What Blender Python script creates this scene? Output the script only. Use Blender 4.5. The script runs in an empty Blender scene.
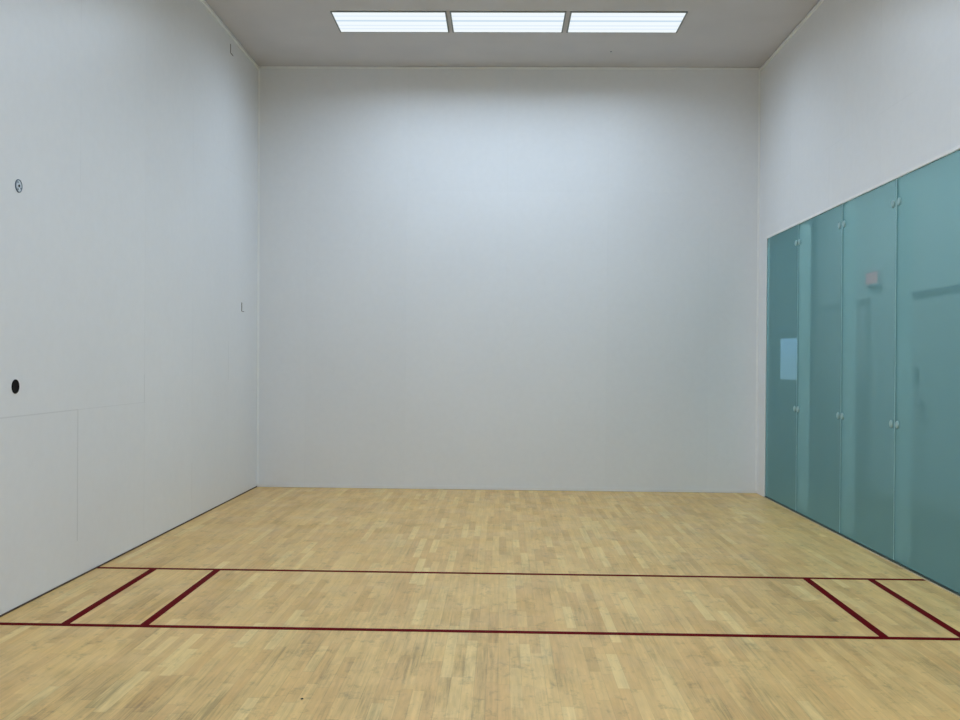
import bpy, bmesh, math, random
from mathutils import Matrix, Vector

C = bpy.context.scene.collection
S = bpy.context.scene

# ------------------------------------------------------------------ dimensions (metres)
LW, RW = -3.045, 3.045           # side wall faces
H = 5.146                        # ceiling height
BACK = -12.25                    # back wall face
GTOP = 3.034                     # top of the glass
GY = [-0.352, -1.505, -2.796, -3.985, -5.215, -6.445]   # glass joints along the right wall
CX = 4.65                        # corridor wall face
CH = 4.70                        # corridor ceiling


# ------------------------------------------------------------------ mesh helpers
def box(bm, x0, x1, y0, y1, z0, z1):
    v = [bm.verts.new(p) for p in ((x0, y0, z0), (x1, y0, z0), (x1, y1, z0), (x0, y1, z0),
                                   (x0, y0, z1), (x1, y0, z1), (x1, y1, z1), (x0, y1, z1))]
    for f in ((0, 3, 2, 1), (4, 5, 6, 7), (0, 1, 5, 4), (1, 2, 6, 5), (2, 3, 7, 6), (3, 0, 4, 7)):
        bm.faces.new([v[i] for i in f])


def prism(bm, pts, z0, z1):
    a = [bm.verts.new((x, y, z0)) for x, y in pts]
    b = [bm.verts.new((x, y, z1)) for x, y in pts]
    n = len(pts)
    bm.faces.new(a[::-1])
    bm.faces.new(b)
    for i in range(n):
        bm.faces.new((a[i], a[(i + 1) % n], b[(i + 1) % n], b[i]))


def lathe(bm, prof, axis='X', seg=40, at=(0, 0, 0)):
    """prof: list of (radius, distance along axis); closed where radius is 0."""
    rings = []
    for r, d in prof:
        if r <= 1e-6:
            p = {'X': (d, 0, 0), 'Y': (0, d, 0), 'Z': (0, 0, d)}[axis]
            rings.append([bm.verts.new(Vector(p) + Vector(at))])
            continue
        ring = []
        for i in range(seg):
            a = 2 * math.pi * i / seg
            c, s = r * math.cos(a), r * math.sin(a)
            p = {'X': (d, c, s), 'Y': (c, d, s), 'Z': (c, s, d)}[axis]
            ring.append(bm.verts.new(Vector(p) + Vector(at)))
        rings.append(ring)
    for a, b in zip(rings, rings[1:]):
        if len(a) == 1 and len(b) == 1:
            continue
        for i in range(seg):
            j = (i + 1) % seg
            if len(a) == 1:
                bm.faces.new((a[0], b[i], b[j]))
            elif len(b) == 1:
                bm.faces.new((a[i], b[0], a[j]))
            else:
                bm.faces.new((a[i], b[i], b[j], a[j]))


def obj(name, bm, mat, parent=None, loc=None, smooth=False, bevel=0):
    if bevel:
        bmesh.ops.bevel(bm, geom=list(bm.edges), offset=bevel, segments=2, affect='EDGES', clamp_overlap=True)
    bmesh.ops.recalc_face_normals(bm, faces=list(bm.faces))
    me = bpy.data.meshes.new(name)
    bm.to_mesh(me)
    bm.free()
    if smooth:
        for p in me.polygons:
            p.use_smooth = True
        me.set_sharp_from_angle(angle=math.radians(35))
    me.materials.append(mat)
    o = bpy.data.objects.new(name, me)
    C.objects.link(o)
    if loc:
        o.location = loc
    if parent:
        o.parent = parent
    return o


def boxes(name, lst, mat, parent=None, **kw):
    bm = bmesh.new()
    for b in lst:
        box(bm, *b)
    return obj(name, bm, mat, parent, **kw)


def tag(o, label, cat, group=None, kind=None):
    o['label'] = label
    o['category'] = cat
    if group:
        o['group'] = group
    if kind:
        o['kind'] = kind
    return o


def empty(name, loc=(0, 0, 0)):
    e = bpy.data.objects.new(name, None)
    e.empty_display_size = 0.1
    C.objects.link(e)
    e.location = loc
    return e


def struct(o, label=None):
    o['kind'] = 'structure'
    if label:
        o['label'] = label
    return o


# ------------------------------------------------------------------ materials
class NT:
    def __init__(self, name):
        self.m = bpy.data.materials.new(name)
        self.m.use_nodes = True
        self.t = self.m.node_tree
        self.t.nodes.clear()
        self.out = self.t.nodes.new('ShaderNodeOutputMaterial')

    def n(self, typ, **kw):
        nd = self.t.nodes.new(typ)
        for k, v in kw.items():
            setattr(nd, k, v)
        return nd

    def set(self, sock, v):
        if hasattr(v, 'is_linked') or hasattr(v, 'links'):
            self.t.links.new(v, sock)
        else:
            sock.default_value = v

    def math(self, op, a, b=0.0, c=0.0, clamp=False):
        nd = self.n('ShaderNodeMath', operation=op, use_clamp=clamp)
        for i, v in enumerate((a, b, c)):
            self.set(nd.inputs[i], v)
        return nd.outputs[0]

    def mix(self, f, a, b, blend='MIX'):
        nd = self.n('ShaderNodeMix', data_type='RGBA', blend_type=blend)
        self.set(nd.inputs[0], f)
        self.set(nd.inputs[6], a)
        self.set(nd.inputs[7], b)
        return nd.outputs[2]

    def coord(self):
        return self.n('ShaderNodeTexCoord').outputs['Object']

    def xyz(self, v):
        s = self.n('ShaderNodeSeparateXYZ')
        self.set(s.inputs[0], v)
        return s.outputs

    def comb(self, x=0.0, y=0.0, z=0.0):
        s = self.n('ShaderNodeCombineXYZ')
        for i, v in enumerate((x, y, z)):
            self.set(s.inputs[i], v)
        return s.outputs[0]

    def noise(self, vec, scale, detail=3.0, rough=0.5):
        nd = self.n('ShaderNodeTexNoise')
        self.set(nd.inputs['Vector'], vec)
        nd.inputs['Scale'].default_value = scale
        nd.inputs['Detail'].default_value = detail
        nd.inputs['Roughness'].default_value = rough
        return nd.outputs[0]

    def white(self, vec):
        nd = self.n('ShaderNodeTexWhiteNoise', noise_dimensions='3D')
        self.set(nd.inputs['Vector'], vec)
        return nd.outputs['Value']

    def remap(self, v, a, b, c, d):
        nd = self.n('ShaderNodeMapRange')
        self.set(nd.inputs[0], v)
        for i, q in enumerate((a, b, c, d)):
            nd.inputs[i + 1].default_value = q
        return nd.outputs[0]

    def ramp(self, v, stops):
        nd = self.n('ShaderNodeValToRGB')
        cr = nd.color_ramp
        while len(cr.elements) < len(stops):
            cr.elements.new(0.5)
        for e, (p, col) in zip(cr.elements, stops):
            e.position = p
            e.color = (*col, 1)
        self.set(nd.inputs[0], v)
        return nd.outputs[0]

    def principled(self, col, rough=0.5, spec=0.5, metal=0.0, bump=None, bstr=0.1, bdist=0.01):
        p = self.n('ShaderNodeBsdfPrincipled')
        self.set(p.inputs['Base Color'], col)
        self.set(p.inputs['Roughness'], rough)
        self.set(p.inputs['Specular IOR Level'], spec)
        self.set(p.inputs['Metallic'], metal)
        if bump is not None:
            b = self.n('ShaderNodeBump')
            b.inputs['Strength'].default_value = bstr
            b.inputs['Distance'].default_value = bdist
            self.set(b.inputs['Height'], bump)
            self.t.links.new(b.outputs[0], p.inputs['Normal'])
        self.t.links.new(p.outputs[0], self.out.inputs[0])
        return p


def srgb(r, g, b):
    f = lambda c: (c / 255 / 12.92) if c / 255 <= 0.04045 else ((c / 255 + 0.055) / 1.055) ** 2.4
    return (f(r), f(g), f(b), 1)


def mat_plain(name, col, rough=0.5, spec=0.4, metal=0.0, var=0.04, scale=6.0):
    t = NT(name)
    nz = t.noise(t.coord(), scale, 4)
    f = t.remap(nz, 0.3, 0.7, 1 - var, 1 + var)
    c = t.mix(1.0, col, t.comb(f, f, f), 'MULTIPLY')
    t.principled(c, rough, spec, metal)
    return t.m


def mat_wall(name, col, along, seams=True, strength=0.35, rough=0.38):
    """painted court panels: faint 4 ft panel joints, uneven paint, scuffs. along = 'x' or 'y'."""
    t = NT(name)
    v = t.coord()
    o = t.xyz(v)
    u = o[0] if along == 'x' else o[1]
    z = o[2]
    big = t.noise(v, 0.5, 4)
    fine = t.noise(v, 14, 4, 0.6)
    f = t.math('MULTIPLY', t.remap(big, 0.3, 0.7, 0.975, 1.025), t.remap(fine, 0.25, 0.75, 0.985, 1.015))
    # scattered ball scuffs
    sc = t.noise(t.comb(t.math('MULTIPLY', o[0], 1.0), t.math('MULTIPLY', o[1], 1.0), t.math('MULTIPLY', z, 0.7)), 5.5, 6, 0.7)
    f = t.math('MULTIPLY', f, t.remap(sc, 0.68, 0.8, 1.0, 0.95))
    if seams:
        # joints: vertical every 1.222 m, lower course 1.19 m high, upper courses 2.44 m
        P = 1.222
        fr = t.math('ABSOLUTE', t.math('SUBTRACT', t.math('MODULO', t.math('ADD', t.math('ABSOLUTE', u), P / 2), P), P / 2))
        jv = t.math('LESS_THAN', fr, 0.006)
        zz = t.math('SUBTRACT', z, 1.187)
        jh = t.math('LESS_THAN', t.math('ABSOLUTE', t.math('SUBTRACT', t.math('MODULO', t.math('ADD', t.math('ABSOLUTE', zz), 1.22), 2.44), 1.22)), 0.005)
        mv = t.remap(t.noise(v, 0.9, 2), 0.42, 0.68, 0.0, 1.0)
        m2 = t.remap(t.noise(t.comb(o[1], z, o[0]), 0.8, 2), 0.48, 0.72, 0.0, 0.7)
        j = t.math('MULTIPLY', t.math('MAXIMUM', t.math('MULTIPLY', jv, mv), t.math('MULTIPLY', jh, m2)), 0.4)
        if along == 'y':
            # the joints that have opened a little on the lower left wall
            left = t.math('LESS_THAN', o[0], 0.0)

            def seg(a, b, c0, d0):
                q = t.math('MULTIPLY', t.math('GREATER_THAN', u, a), t.math('LESS_THAN', u, b))
                q2 = t.math('MULTIPLY', t.math('GREATER_THAN', z, c0), t.math('LESS_THAN', z, d0))
                return t.math('MULTIPLY', t.math('MULTIPLY', q, q2), left)
            for a, b, c0, d0, k in ((-4.92, -4.906, 0.26, 1.187, 1.0), (-5.95, -4.906, 1.182, 1.190, 0.75), (-4.906, -3.64, 1.183, 1.189, 0.45),
                                    (-3.672, -3.658, 1.187, 1.42, 0.9), (-1.228, -1.214, 1.33, 1.75, 0.7), (-2.447, -2.437, 0.2, 0.55, 0.6)):
                j = t.math('MAXIMUM', j, t.math('MULTIPLY', seg(a, b, c0, d0), k))
        f = t.math('MULTIPLY', f, t.remap(j, 0.0, 1.0, 1.0, 1.0 - strength))
        # every board reflects a touch differently
        cell = t.comb(t.math('FLOOR', t.math('DIVIDE', t.math('ABSOLUTE', u), P)), t.math('FLOOR', t.math('DIVIDE', t.math('ADD', z, 1.253), 2.44)), 3.0)
        f = t.math('MULTIPLY', f, t.remap(t.white(cell), 0, 1, 0.985, 1.01))
    c = t.mix(1.0, col, t.comb(f, f, f), 'MULTIPLY')
    t.principled(c, rough, 0.4, bump=t.noise(v, 40, 3), bstr=0.05, bdist=0.004)
    return t.m


def mat_floor():
    t = NT('maple_strip_floor')
    v = t.coord()
    o = t.xyz(v)
    W = 0.0572
    row = t.math('FLOOR', t.math('DIVIDE', o[0], W))
    r1 = t.white(t.comb(row, 1.7, 0.0))
    r2 = t.white(t.comb(row, 7.3, 2.0))
    L = t.remap(r1, 0, 1, 0.32, 0.85)
    yy = t.math('ADD', t.math('DIVIDE', o[1], L), t.math('MULTIPLY', r2, 17.0))
    colm = t.math('FLOOR', yy)
    rnd = t.white(t.comb(row, colm, 5.0))
    rnd2 = t.white(t.comb(row, colm, 11.0))
    base = t.ramp(rnd, [(0.0, srgb(214, 172, 103)[:3]), (0.08, srgb(221, 177, 109)[:3]), (0.45, srgb(228, 187, 117)[:3]),
                        (0.85, srgb(232, 192, 121)[:3]), (1.0, srgb(239, 205, 135)[:3])])
    # grain, stretched along the board, seeded per board
    gv = t.comb(t.math('ADD', t.math('MULTIPLY', o[0], 55.0), t.math('MULTIPLY', rnd, 90.0)),
                t.math('MULTIPLY', o[1], 3.2), t.math('MULTIPLY', rnd2, 40.0))
    g = t.noise(gv, 1.0, 5, 0.6)
    f = t.remap(g, 0.25, 0.75, 0.88, 1.08)
    bl = t.noise(t.comb(t.math('MULTIPLY', o[0], 13.0), t.math('MULTIPLY', o[1], 2.2), 2.0), 1.0, 4, 0.6)
    f = t.math('MULTIPLY', f, t.remap(bl, 0.3, 0.7, 0.92, 1.06))
    # broad dirt and wear, in streaks towards the front wall
    wv = t.comb(t.math('MULTIPLY', o[0], 2.6), t.math('MULTIPLY', o[1], 0.8), 0.0)
    wear = t.noise(wv, 1.1, 6, 0.65)
    near = t.remap(o[1], -3.0, -7.4, 0.35, 1.0)
    wm = t.math('MULTIPLY', t.remap(wear, 0.45, 0.64, 0.0, 1.0), near)
    # the most walked-on patch lies a little left of the middle, towards the camera
    dx = t.math('DIVIDE', t.math('ADD', o[0], 0.55), 0.85)
    dy = t.math('DIVIDE', t.math('ADD', o[1], 7.2), 2.0)
    dd = t.math('ADD', t.math('MULTIPLY', dx, dx), t.math('MULTIPLY', dy, dy))
    patch = t.math('POWER', 2.718, t.math('MULTIPLY', dd, -1.0))
    pm = t.math('MULTIPLY', patch, t.remap(t.noise(t.comb(t.math('MULTIPLY', o[0], 7.0), t.math('MULTIPLY', o[1], 1.3), 4.0), 1.3, 6, 0.7), 0.38, 0.60, 0.0, 1.0))
    wm = t.math('MAXIMUM', wm, pm, clamp=True)
    stk = t.noise(t.comb(t.math('MULTIPLY', o[0], 62.0), t.math('MULTIPLY', o[1], 2.4), 6.0), 1.0, 4, 0.6)
    wm = t.math('MULTIPLY', wm, t.math('ADD', 0.25, t.math('MULTIPLY', t.remap(stk, 0.38, 0.62, 0.0, 1.0), 0.75)))
    wm = t.math('MULTIPLY', wm, t.remap(rnd2, 0.0, 1.0, 0.45, 1.15), clamp=True)
    # fine dark hairline scratches and smudges
    sm = t.noise(t.comb(t.math('MULTIPLY', o[0], 9.0), t.math('MULTIPLY', o[1], 6.0), 9.0), 1.5, 5, 0.75)
    f = t.math('MULTIPLY', f, t.remap(sm, 0.55, 0.74, 1.0, 0.60))
    # joints between the strips and at the board ends
    fx = t.math('FRACT', t.math('DIVIDE', o[0], W))
    ex = t.math('LESS_THAN', t.math('MINIMUM', fx, t.math('SUBTRACT', 1.0, fx)), 0.022)
    fy = t.math('MULTIPLY', t.math('FRACT', yy), L)
    ey = t.math('LESS_THAN', fy, 0.0035)
    gapd = t.remap(t.white(t.comb(row, colm, 21.0)), 0, 1, 0.02, 0.26)
    gap = t.math('MULTIPLY', t.math('MAXIMUM', ex, ey), t.math('ADD', gapd, t.math('MULTIPLY', wm, 0.4)), clamp=True)
    c = t.mix(1.0, base, t.comb(f, f, f), 'MULTIPLY')
    c = t.mix(t.math('MULTIPLY', wm, 0.85), c, t.mix(1.0, c, (0.44, 0.42, 0.36, 1), 'MULTIPLY'))
    c = t.mix(gap, c, srgb(120, 92, 52))
    rough = t.remap(t.noise(v, 2.5, 4), 0.3, 0.7, 0.33, 0.5)
    t.principled(c, rough, 0.5, bump=t.math('MULTIPLY', g, 0.6), bstr=0.05, bdist=0.003)
    return t.m


def mat_emit(name, col, strength):
    t = NT(name)
    e = t.n('ShaderNodeEmission')
    e.inputs[0].default_value = col
    e.inputs[1].default_value = strength
    t.t.links.new(e.outputs[0], t.out.inputs[0])
    return t.m


def mat_lens(strength):
    """ribbed acrylic lens in front of fluorescent tubes: bright bands over the tubes, dimmer in between."""
    t = NT('ribbed_light_lens')
    o = t.xyz(t.coord())
    y = o[1]
    g = lambda c, w: t.math('LESS_THAN', t.math('ABSOLUTE', t.math('SUBTRACT', y, c)), w)
    m1 = g(-0.050, 0.022)
    m2 = t.math('MAXIMUM', g(-0.185, 0.017), t.math('MAXIMUM', g(0.09, 0.017), g(0.185, 0.015)))
    col = t.mix(m2, (0.90, 0.97, 1.0, 1), (0.78, 0.88, 0.97, 1))
    col = t.mix(m1, col, (0.60, 0.74, 0.87, 1))
    e = t.n('ShaderNodeEmission')
    t.set(e.inputs[0], col)
    e.inputs[1].default_value = strength
    t.t.links.new(e.outputs[0], t.out.inputs[0])
    return t.m


def mat_glass(name, tint, haze, hazef, gloss=0.5, rough=0.03):
    """tinted, slightly hazy toughened glass; each pane is a closed slab, so light meets it twice."""
    t = NT(name)
    tr = t.n('ShaderNodeBsdfTransparent')
    tr.inputs[0].default_value = tint
    df = t.n('ShaderNodeBsdfDiffuse')
    df.inputs[0].default_value = haze
    mx = t.n('ShaderNodeMixShader')
    mx.inputs[0].default_value = hazef
    t.t.links.new(tr.outputs[0], mx.inputs[1])
    t.t.links.new(df.outputs[0], mx.inputs[2])
    gl = t.n('ShaderNodeBsdfGlossy')
    gl.inputs[0].default_value = (0.55, 0.8, 0.8, 1)
    gl.inputs['Roughness'].default_value = rough
    fr = t.n('ShaderNodeFresnel')
    fr.inputs[0].default_value = 1.45
    m2 = t.n('ShaderNodeMixShader')
    t.set(m2.inputs[0], t.math('MULTIPLY', fr.outputs[0], gloss))
    t.t.links.new(mx.outputs[0], m2.inputs[1])
    t.t.links.new(gl.outputs[0], m2.inputs[2])
    t.t.links.new(m2.outputs[0], t.out.inputs[0])
    return t.m


WHITE = (0.79, 0.80, 0.81, 1)
M_front = mat_wall('painted_front_wall', WHITE, 'x', strength=0.05)
M_side = mat_wall('painted_side_wall', WHITE, 'y', strength=0.16)
M_plain = mat_wall('painted_wall', WHITE, 'y', seams=False)
M_trim = mat_plain('white_trim_paint', (0.86, 0.87, 0.86, 1), 0.4)
M_ceil = mat_plain('ceiling_paint', (0.63, 0.62, 0.64, 1), 0.8, 0.2, var=0.035, scale=1.6)
M_floor = mat_floor()
M_red = mat_plain('red_line_paint', srgb(98, 0, 9), 0.6, 0.03, var=0.08, scale=9)
M_shade = mat_plain('painted_shade', srgb(92, 78, 66), 0.8, 0.1)  # brown tone painted for the shade at the wall foot and plate edges
M_frame = mat_plain('light_frame_metal', srgb(128, 136, 136), 0.5, 0.4)
M_lens = mat_lens(1.0)
M_chan = mat_plain('dark_channel', srgb(52, 66, 62), 0.5, 0.3)
M_pale = mat_plain('pale_strip', srgb(205, 186, 150), 0.5, 0.3)
M_glass = mat_glass('teal_glass', (0.59, 0.70, 0.725, 1), (0.37, 0.68, 0.71, 1), 0.30, 0.2, 0.12)
M_fin = mat_glass('glass_fin', (0.76, 0.90, 0.88, 1), (0.93, 0.98, 0.96, 1), 0.85, 0.2)
M_seal = mat_plain('joint_seal', (0.46, 0.66, 0.65, 1), 0.5, 0.3)
M_patch = mat_plain('patch_fitting_steel', (0.30, 0.47, 0.48, 1), 0.45, 0.5)
M_corr = mat_plain('corridor_paint', (0.58, 0.60, 0.60, 1), 0.7, 0.2)
M_corrdark = mat_plain('corridor_lower_paint', (0.47, 0.48, 0.49, 1), 0.7, 0.2)
M_door = mat_plain('corridor_door_laminate', (0.56, 0.56, 0.545, 1), 0.5, 0.3)
M_doorframe = mat_plain('corridor_door_frame', (0.14, 0.15, 0.15, 1), 0.5, 0.3)
M_softframe = mat_plain('pale_door_frame', (0.36, 0.37, 0.37, 1), 0.5, 0.3)
M_extdoor = mat_plain('outer_door_paint', (0.33, 0.37, 0.40, 1), 0.5, 0.3)
M_carpet = mat_plain('corridor_carpet', (0.075, 0.085, 0.08, 1), 0.95, 0.1, var=0.2, scale=40)
M_handle = mat_plain('dark_hardware', (0.02, 0.02, 0.02, 1), 0.4, 0.3)
M_chrome = mat_plain('brushed_chrome', (0.66, 0.71, 0.75, 1), 0.35, 0.5, metal=0.5)
M_steelrim = mat_plain('dark_steel_rim', (0.16, 0.20, 0.24, 1), 0.4, 0.5, metal=0.5)
M_black = mat_plain('black_rubber', (0.006, 0.006, 0.006, 1), 0.7, 0.15)
M_exit = mat_emit('red_sign_face', (1.0, 0.36, 0.36, 1), 1.1)
M_signbox = mat_plain('sign_housing', (0.6, 0.5, 0.5, 1), 0.5)
M_clear = mat_glass('clear_door_glass', (0.97, 0.99, 0.99, 1), (0.5, 0.6, 0.6, 1), 0.02, 0.4)
M_globe = mat_emit('outdoor_globe', (0.95, 0.98, 1.0, 1), 6.0)
M_ground = mat_plain('outdoor_paving', (0.20, 0.25, 0.22, 1), 0.9, 0.1)


def lean_x(z):
    """the left wall is a few centimetres out of plumb: offset of its face at height z"""
    return 0.016 - 0.0062 * z


def lean(o):
    for v in o.data.vertices:
        v.co.x += lean_x(v.co.z)
    return o


# ------------------------------------------------------------------ the court shell
floor = struct(boxes('floor', [(LW - 0.2, RW + 0.006, BACK - 0.2, 0.2, -0.15, 0.0)], M_floor))
struct(boxes('wall_front', [(LW - 0.2, RW, 0.0, 0.2, 0.0, H)], M_front))
struct(lean(boxes('wall_left', [(LW - 0.2, LW, BACK - 0.2, 0.0, 0.0, H)], M_side)))
struct(boxes('wall_back', [(LW, RW, BACK - 0.2, BACK, 0.0, H)], M_plain))
RT = RW + 0.2
struct(boxes('wall_right', [(RW, RW + 0.035, BACK - 0.2, 0.2, GTOP, H), (RW, RW + 0.035, GY[0], 0.2, 0.0, GTOP),
                            (RW, RT, BACK - 0.2, GY[-1], 0.0, GTOP)], M_side))
struct(boxes('ceiling', [(LW - 0.2, RT, BACK - 0.2, 0.2, H, H + 0.15)], M_ceil))

# thin corner beads and base strips
e = 0.022
struct(lean(boxes('trim_1', [(LW, LW + e, -e * 0.5, 0.0, 0.03, H - 0.0)], M_trim)), 'thin white bead in the front left corner')
struct(boxes('trim_2', [(RW - e, RW, -e * 0.5, 0.0, 0.03, H - 0.0)], M_trim), 'thin white bead in the front right corner')
struct(boxes('trim_3', [(LW + e, RW - e, -0.014, 0.0, H - 0.028, H - 0.004)], M_trim), 'thin white strip where front wall meets ceiling')
struct(lean(boxes('trim_4', [(LW, LW + 0.016, BACK, -0.02, H - 0.05, H - 0.018)], M_trim)), 'thin white strip along top of left wall')
struct(boxes('trim_5', [(RW - 0.016, RW, BACK, -0.02, H - 0.05, H - 0.018)], M_trim), 'thin white strip along top of right wall')
struct(boxes('trim_6', [(RW - 0.006, RW + 0.002, GY[-1], GY[0], GTOP - 0.004, GTOP + 0.022)], M_trim), 'thin white edge above the glass')
struct(boxes('trim_7', [(RW - 0.004, RW + 0.002, GY[0], GY[0] + 0.03, 0.0, GTOP)], M_trim), 'thin white edge beside the glass')
struct(lean(boxes('base_gap_shade_left', [(LW, LW + 0.004, BACK, 0.0, 0.0, 0.011)], M_shade)))  # dark strip standing in for the shadow gap under the left wall
struct(boxes('baseboard_front', [(LW + 0.022, RW, -0.005, 0.0, 0.004, 0.045)], M_plain))

# ------------------------------------------------------------------ red court lines (painted on the floor)
LH = 0.0015


def line(name, p, q, w, h, label):
    p, q = Vector(p), Vector(q)
    d = (q - p).normalized()
    n = Vector((-d.y, d.x)) * w / 2
    bm = bmesh.new()
    prism(bm, [tuple(p + n), tuple(p - n), tuple(q - n), tuple(q + n)], 0.0002, h)
    o = obj(name, bm, M_red, floor)
    o['label'] = label
    return o


line('service_line', (LW + 0.021, -4.580), (RW - 0.016, -4.580), 0.046, LH, 'long red line across the court, nearer the front wall')
line('short_line', (LW + 0.021, -6.083), (RW - 0.016, -6.083), 0.050, LH, 'long red line across the court, nearer the camera')
for x0, x1, lab in ((-2.603, -2.581, 'short red line nearest the left wall'), (-2.131, -2.117, 'second short red line from the left wall'),
                    (2.172, 2.147, 'second short red line from the glass wall'), (2.636, 2.602, 'short red line nearest the glass wall')):
    line('service_box_line', (x0, -4.580), (x1, -6.083), 0.052, LH - 0.0004, lab)

# ------------------------------------------------------------------ ceiling lights
LX, LY = 1.165, 0.575


def make_light(loc, label):
    t = empty('ceiling_light', loc)
    tag(t, label, 'ceiling light', 'recessed ceiling lights')
    fw = 0.015
    boxes('frame', [(-LX / 2 - fw, LX / 2 + fw, -LY / 2 - fw, -LY / 2, -0.010, 0.0),
                    (-LX / 2 - fw, LX / 2 + fw, LY / 2, LY / 2 + fw, -0.010, 0.0),
                    (-LX / 2 - fw, -LX / 2, -LY / 2, LY / 2, -0.010, 0.0),
                    (LX / 2, LX / 2 + fw, -LY / 2, LY / 2, -0.010, 0.0)], M_frame, t)
    boxes('diffuser', [(-LX / 2, LX / 2, -LY / 2, LY / 2, -0.0095, -0.002)], M_lens, t)
    return t


def dup(root, loc, label):
    r = root.copy()
    C.objects.link(r)
    r.location = loc
    r['label'] = label
    for ch in root.children:
        c = ch.copy()
        C.objects.link(c)
        c.parent = r
    return r


ROWY = -1.528
lights = [(-1.252, 'bright recessed ceiling light nearest the left wall'),
          (-0.022, 'bright recessed ceiling light in the middle of the row of three'),
          (1.214, 'bright recessed ceiling light nearest the glass side wall')]
first = make_light((lights[0][0], ROWY, H), lights[0][1])
for x, lab in lights[1:]:
    dup(first, (x, ROWY, H), lab)

LCOL = (0.73, 0.905, 1.12)


def area(name, loc, sx, sy, power, col=LCOL, spread=180):
    l = bpy.data.lights.new(name, 'AREA')
    l.shape = 'RECTANGLE'
    l.size, l.size_y = sx, sy
    l.energy = power
    l.color = col
    o = bpy.data.objects.new(name, l)
    C.objects.link(o)
    o.location = loc
    l.spread = math.radians(spread)
    return o


# the tubes' light: one lamp under each luminaire of the visible row, and the further rows behind the camera's view
for x, _ in lights:
    area('tube_light', (x, ROWY, H - 0.03), LX, LY, 20.3, spread=164)
for y, p in ((-4.9, 51), (-8.3, 70), (-11.0, 64)):
    area('tube_light', (0.1, y, H - 0.03), 2.4, LY, p, spread=164)

# ------------------------------------------------------------------ things on the left wall, floor
t = empty('wall_socket_plate', (LW + lean_x(2.607), -5.752, 2.607))
tag(t, 'round chrome plate set in the left wall, above the black hole', 'wall plate')
bm = bmesh.new()
lathe(bm, [(0, 0.0), (0.041, 0.0), (0.041, 0.005), (0.037, 0.007), (0.035, 0.004), (0.035, 0.0005), (0, 0.0005)], 'X')
obj('rim', bm, M_steelrim, t, smooth=True)
bm = bmesh.new()
lathe(bm, [(0, 0.001), (0.0345, 0.001), (0.0345, 0.0035), (0.012, 0.0045), (0, 0.0045)], 'X')
obj('cover', bm, M_chrome, t, smooth=True)
bm = bmesh.new()
lathe(bm, [(0, 0.0046), (0.009, 0.0046), (0.009, 0.0065), (0, 0.0065)], 'X', 24)
obj('keyhole', bm, M_black, t, smooth=True)
for a in (-0.5, 2.2, 4.2):
    bm = bmesh.new()
    lathe(bm, [(0, 0.0046), (0.0055, 0.0046), (0.0055, 0.0062), (0, 0.0062)], 'X', 16)
    obj('screw', bm, M_steelrim, t, (0, 0.025 * math.cos(a), 0.025 * math.sin(a)), smooth=True)

t = empty('wall_socket', (LW + lean_x(1.370), -5.778, 1.370))
tag(t, 'round black socket hole in the left wall', 'wall socket')
bm = bmesh.new()
lathe(bm, [(0.038, 0.0), (0.044, 0.0), (0.044, 0.004), (0.040, 0.006), (0.038, 0.004), (0.038, 0.0)], 'X')
obj('rim', bm, M_black, t, smooth=True)
bm = bmesh.new()
lathe(bm, [(0, 0.0005), (0.0378, 0.0005), (0.0378, 0.0030), (0.02, 0.0015), (0, 0.0012)], 'X')
obj('cup', bm, M_black, t, smooth=True)


def blank_plate(y, z, s, label):
    t = empty('blank_cover_plate', (LW + lean_x(z), y, z))
    tag(t, label, 'cover plate', 'blank plates on the left wall')
    boxes('plate', [(0.0, 0.010, -s / 2, s / 2, -s / 2, s / 2)], M_side, t, bevel=0.002)
    boxes('plate_shadow', [(0.0, 0.004, -s / 2 - 0.006, -s / 2, -s / 2, s / 2),
                         (0.0, 0.004, -s / 2, s / 2 + 0.0, -s / 2 - 0.005, -s / 2)], M_shade, t)  # dark strips painted as the plate's shadow, on one side and below
    return t


blank_plate(-0.66, 2.160, 0.098, 'small white painted cover plate halfway up the left wall by the corner')
blank_plate(-1.15, 4.967, 0.098, 'small white painted cover plate high on left wall under the ceiling')

bm = bmesh.new()
lathe(bm, [(0, 0.0), (0.007, 0.0), (0.0065, 0.002), (0.003, 0.004), (0, 0.0045)], 'Z', 14, (0, 0, 0))
tag(obj('debris_speck', bm, M_black, None, (-0.952, -7.215, 0.0), smooth=True), 'tiny black speck lying on the maple floor near the camera', 'speck')
bm = bmesh.new()
lathe(bm, [(0, 0.0), (0.010, 0.0), (0.010, -0.004), (0.006, -0.006), (0, -0.006)], 'Z', 16)
tag(obj('ceiling_screw', bm, M_steelrim, None, (1.174, -0.581, H), smooth=True), 'tiny dark screw head in the ceiling before the front wall', 'screw')

# ------------------------------------------------------------------ glass side wall
GT = 0.012
glab = ['narrow teal glass panel beside the front wall corner',
        'second teal glass panel from the front wall',
        'third teal glass panel from the front wall, small red sign behind it',
        'wide teal glass panel nearest the camera, corridor door behind it',
        'teal glass panel beyond the right edge of view']
for i in range(5):
    y1, y0 = GY[i] - 0.003, GY[i + 1] + 0.003
    o = boxes('glass_partition', [(RW + 0.004, RW + 0.004 + GT, y0, y1, 0.022, GTOP - 0.006)], M_glass)
    tag(o, glab[i], 'glass partition', 'panes of the glass side wall')

struct(boxes('trim_8', [(RW - 0.002, RW + 0.03, GY[-1], GY[0], 0.0, 0.018)], M_chan), 'dark channel under the glass')
struct(boxes('trim_9', [(RW - 0.016, RW - 0.003, GY[-1], GY[0], 0.0, 0.006)], M_pale), 'pale strip on the floor along the glass')

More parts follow.
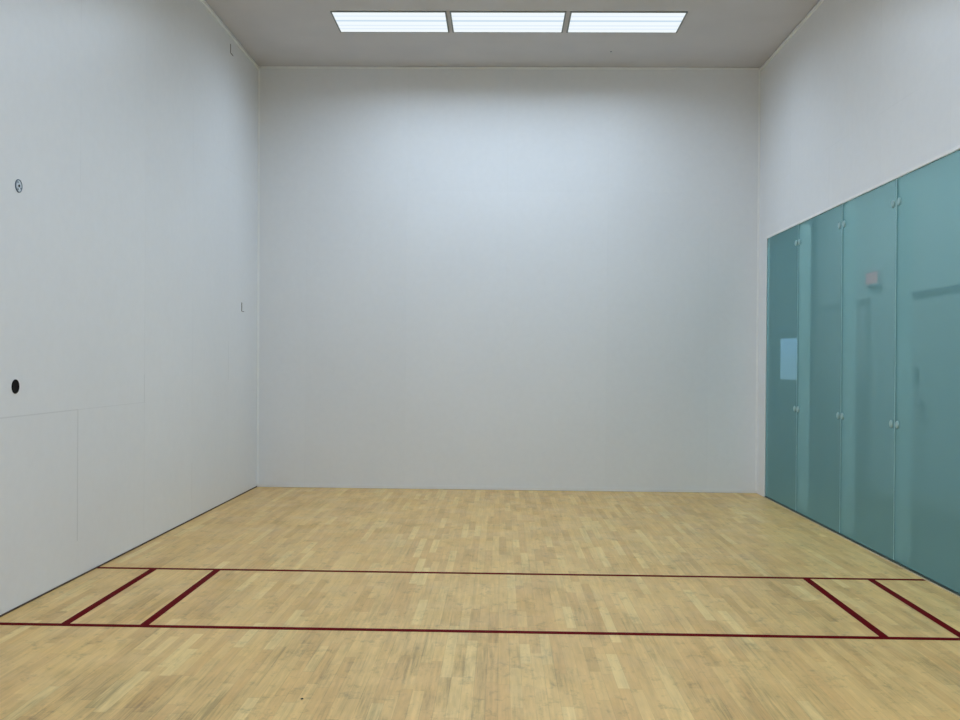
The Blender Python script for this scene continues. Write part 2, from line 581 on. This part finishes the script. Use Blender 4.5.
FD = 0.115
flab = ['glass fin standing behind the first joint from the front wall',
        'glass fin standing behind the second joint from the front wall',
        'glass fin standing behind the third joint from the front wall',
        'glass fin behind the joint beyond the right edge of view']
for i in range(1, 4):
    y = GY[i]
    t = empty('glass_fin', (RW, y, 0.0))
    tag(t, flab[i - 1], 'glass fin', 'upright fins behind the glass wall')
    x0 = 0.004 + GT + 0.004
    boxes('blade', [(x0, x0 + FD, -0.008, 0.008, 0.022, GTOP - 0.006)], M_fin, t)
    boxes('joint_seal', [(0.0035, 0.0035 + GT + 0.001, -0.0024, 0.0024, 0.022, GTOP - 0.006)], M_seal, t)
    for z in (1.092, 2.840):
        for sy in (-1, 1):
            bm = bmesh.new()
            lathe(bm, [(0, 0.0035), (0.030, 0.0035), (0.030, -0.003), (0.025, -0.006), (0, -0.006)], 'X', 28)
            obj('patch_fitting', bm, M_patch, t, (0.0, sy * 0.058, z), smooth=True)

# ------------------------------------------------------------------ the corridor behind the glass
CB = -9.0       # near end of the corridor
EY = 4.0        # far end wall
RY = 2.75       # where the corridor wall turns into the lobby
LXR = 6.6
struct(boxes('floor_corridor', [(RW + 0.006, LXR + 0.2, CB - 0.2, EY, -0.15, 0.0)], M_carpet))
struct(boxes('ceiling_corridor', [(RW + 0.036, LXR + 0.2, CB - 0.2, EY + 0.2, CH, CH + 0.1)], M_corr))
struct(boxes('wall_corridor', [(CX, CX + 0.2, CB, RY, 0.0, CH)], M_corr))
struct(boxes('wall_corridor_end', [(RT, CX + 0.2, CB - 0.2, CB, 0.0, CH)], M_corr))
struct(boxes('wall_lobby_return', [(CX + 0.2, LXR, RY - 0.2, RY, 0.0, CH)], M_corr))
struct(boxes('wall_lobby_right', [(LXR, LXR + 0.2, RY - 0.2, EY + 0.2, 0.0, CH)], M_corr))
struct(boxes('wall_lobby_left', [(RW, RW + 0.035, 0.2, EY, 0.0, CH)], M_corrdark))
DX0, DX1, DZ = 4.36, 5.02, 2.14
struct(boxes('wall_lobby_front', [(RW, DX0, EY, EY + 0.2, 0.0, CH), (DX1, LXR + 0.2, EY, EY + 0.2, 0.0, CH),
                                  (DX0, DX1, EY, EY + 0.2, DZ, CH)], M_corrdark))

# pale double door with a dark frame in the corridor wall
D1 = struct(boxes('door_1', [(CX - 0.030, CX - 0.002, -2.44, -1.54, 0.01, 2.33), (CX - 0.030, CX - 0.002, -1.53, -0.612, 0.01, 2.33)], M_door),
            'wide corridor door behind the nearest glass panel')
boxes('door_frame', [(CX - 0.045, CX, -0.610, -0.540, 0.0, 2.39), (CX - 0.045, CX, -2.502, -2.442, 0.0, 2.39),
                     (CX - 0.045, CX, -2.442, -0.610, 2.332, 2.39)], M_doorframe, D1)
boxes('lock_plate', [(CX - 0.042, CX - 0.030, -0.825, -0.725, 1.365, 1.530)], M_handle, D1, bevel=0.004)
bm = bmesh.new()
box(bm, CX - 0.040, CX - 0.030, -0.935, -0.875, 1.045, 1.180)
box(bm, CX - 0.075, CX - 0.040, -0.920, -0.890, 1.100, 1.130)
box(bm, CX - 0.090, CX - 0.072, -1.030, -0.890, 1.100, 1.130)
obj('door_handle', bm, M_handle, D1)

# darker door further along
D2 = struct(boxes('door_2', [(CX - 0.030, CX - 0.002, 0.72, 1.69, 0.01, 2.36), (CX - 0.030, CX - 0.002, 1.70, 2.66, 0.01, 2.36)], M_door),
            'dark corridor door behind the second glass panel')
boxes('door_frame', [(CX - 0.042, CX, 0.66, 0.718, 0.0, 2.42), (CX - 0.042, CX, 2.662, 2.72, 0.0, 2.42), (CX - 0.042, CX, 0.718, 2.662, 2.362, 2.42)], M_softframe, D2)
boxes('kick_panel', [(CX - 0.036, CX - 0.030, 0.74, 1.68, 0.03, 1.34), (CX - 0.036, CX - 0.030, 1.71, 2.64, 0.03, 1.34)], M_softframe, D2)

# glazed door to the outside at the far end
D3 = struct(boxes('door_3', [(DX0, DX0 + 0.14, EY + 0.05, EY + 0.10, 0.01, DZ - 0.01), (DX1 - 0.14, DX1, EY + 0.05, EY + 0.10, 0.01, DZ - 0.01),
                             (DX0 + 0.14, DX1 - 0.14, EY + 0.05, EY + 0.10, 1.99, DZ - 0.01),
                             (DX0 + 0.14, DX1 - 0.14, EY + 0.05, EY + 0.10, 0.01, 1.32)], M_extdoor), 'glazed door to daylight at the corridor end')
boxes('pane', [(DX0 + 0.14, DX1 - 0.14, EY + 0.07, EY + 0.078, 1.32, 1.99)], M_clear, D3)

# red sign
t = empty('exit_sign', (CX, 0.52, 2.56))
tag(t, 'small glowing red sign on the corridor wall behind the glass', 'sign')
boxes('housing', [(-0.05, 0.0, -0.22, 0.22, 0.0, 0.20)], M_signbox, t, bevel=0.006)
boxes('face', [(-0.054, -0.0502, -0.18, 0.18, 0.03, 0.17)], M_exit, t)

# outdoors beyond the glazed door
struct(boxes('ground_outside', [(2.0, 12.0, EY + 0.2, 40.0, -0.2, -0.02)], M_ground))
t = empty('globe_lamp', (5.17, 9.0, -0.02))
tag(t, 'small bright globe lamp outside the glazed corridor door', 'lamp')
bm = bmesh.new()
lathe(bm, [(0, 0.0), (0.10, 0.0), (0.10, 0.03), (0.03, 0.06), (0.025, 1.70), (0, 1.70)], 'Z', 20)
obj('post', bm, M_ground, t, smooth=True)
bm = bmesh.new()
bmesh.ops.create_uvsphere(bm, u_segments=20, v_segments=12, radius=0.06, matrix=Matrix.Translation((0, 0, 1.76)))
obj('globe', bm, M_globe, t, smooth=True)

area('corridor_light', (3.55, -2.6, CH - 0.02), 0.5, 10.0, 150, (0.97, 1.0, 0.98), 125)

# ------------------------------------------------------------------ world: soft daylight sky, seen through the glazed door
w = bpy.data.worlds.new('daylight')
S.world = w
w.use_nodes = True
nt = w.node_tree
nt.nodes.clear()
wo = nt.nodes.new('ShaderNodeOutputWorld')
bg = nt.nodes.new('ShaderNodeBackground')
sky = nt.nodes.new('ShaderNodeTexSky')
sky.sky_type = 'HOSEK_WILKIE'
sky.turbidity = 2.2
sky.sun_direction = Vector((-0.3, -0.7, 0.65)).normalized()
tint = nt.nodes.new('ShaderNodeMix')
tint.data_type = 'RGBA'
tint.blend_type = 'MULTIPLY'
tint.inputs[0].default_value = 1.0
tint.inputs[7].default_value = (1.05, 1.0, 1.3, 1)
nt.links.new(sky.outputs[0], tint.inputs[6])
nt.links.new(tint.outputs[2], bg.inputs[0])
bg.inputs[1].default_value = 4.0
nt.links.new(bg.outputs[0], wo.inputs[0])

# ------------------------------------------------------------------ camera
cam = bpy.data.cameras.new('camera')
cam.sensor_fit = 'HORIZONTAL'
cam.sensor_width = 36.0
cam.lens = 948.54 / 960 * 36.0
cam.clip_start = 0.05
co = bpy.data.objects.new('camera', cam)
C.objects.link(co)
yaw, pitch, roll = math.radians(1.27547), math.radians(0.15935), math.radians(-0.56304)
M = Matrix.Rotation(yaw, 4, 'Z') @ Matrix.Rotation(pitch, 4, 'X') @ Matrix.Rotation(roll, 4, 'Y')
co.matrix_world = Matrix.Translation((-0.0574, -11.5355, 1.545)) @ M @ Matrix.Rotation(math.pi / 2, 4, 'X')
S.camera = co

S.view_settings.view_transform = 'Standard'
S.view_settings.look = 'None'
S.view_settings.exposure = 0.0
S.cycles.use_denoising = True
S.cycles.use_adaptive_sampling = False
S.cycles.max_bounces = 12
S.cycles.diffuse_bounces = 6
S.cycles.transparent_max_bounces = 16
S.cycles.sample_clamp_indirect = 6
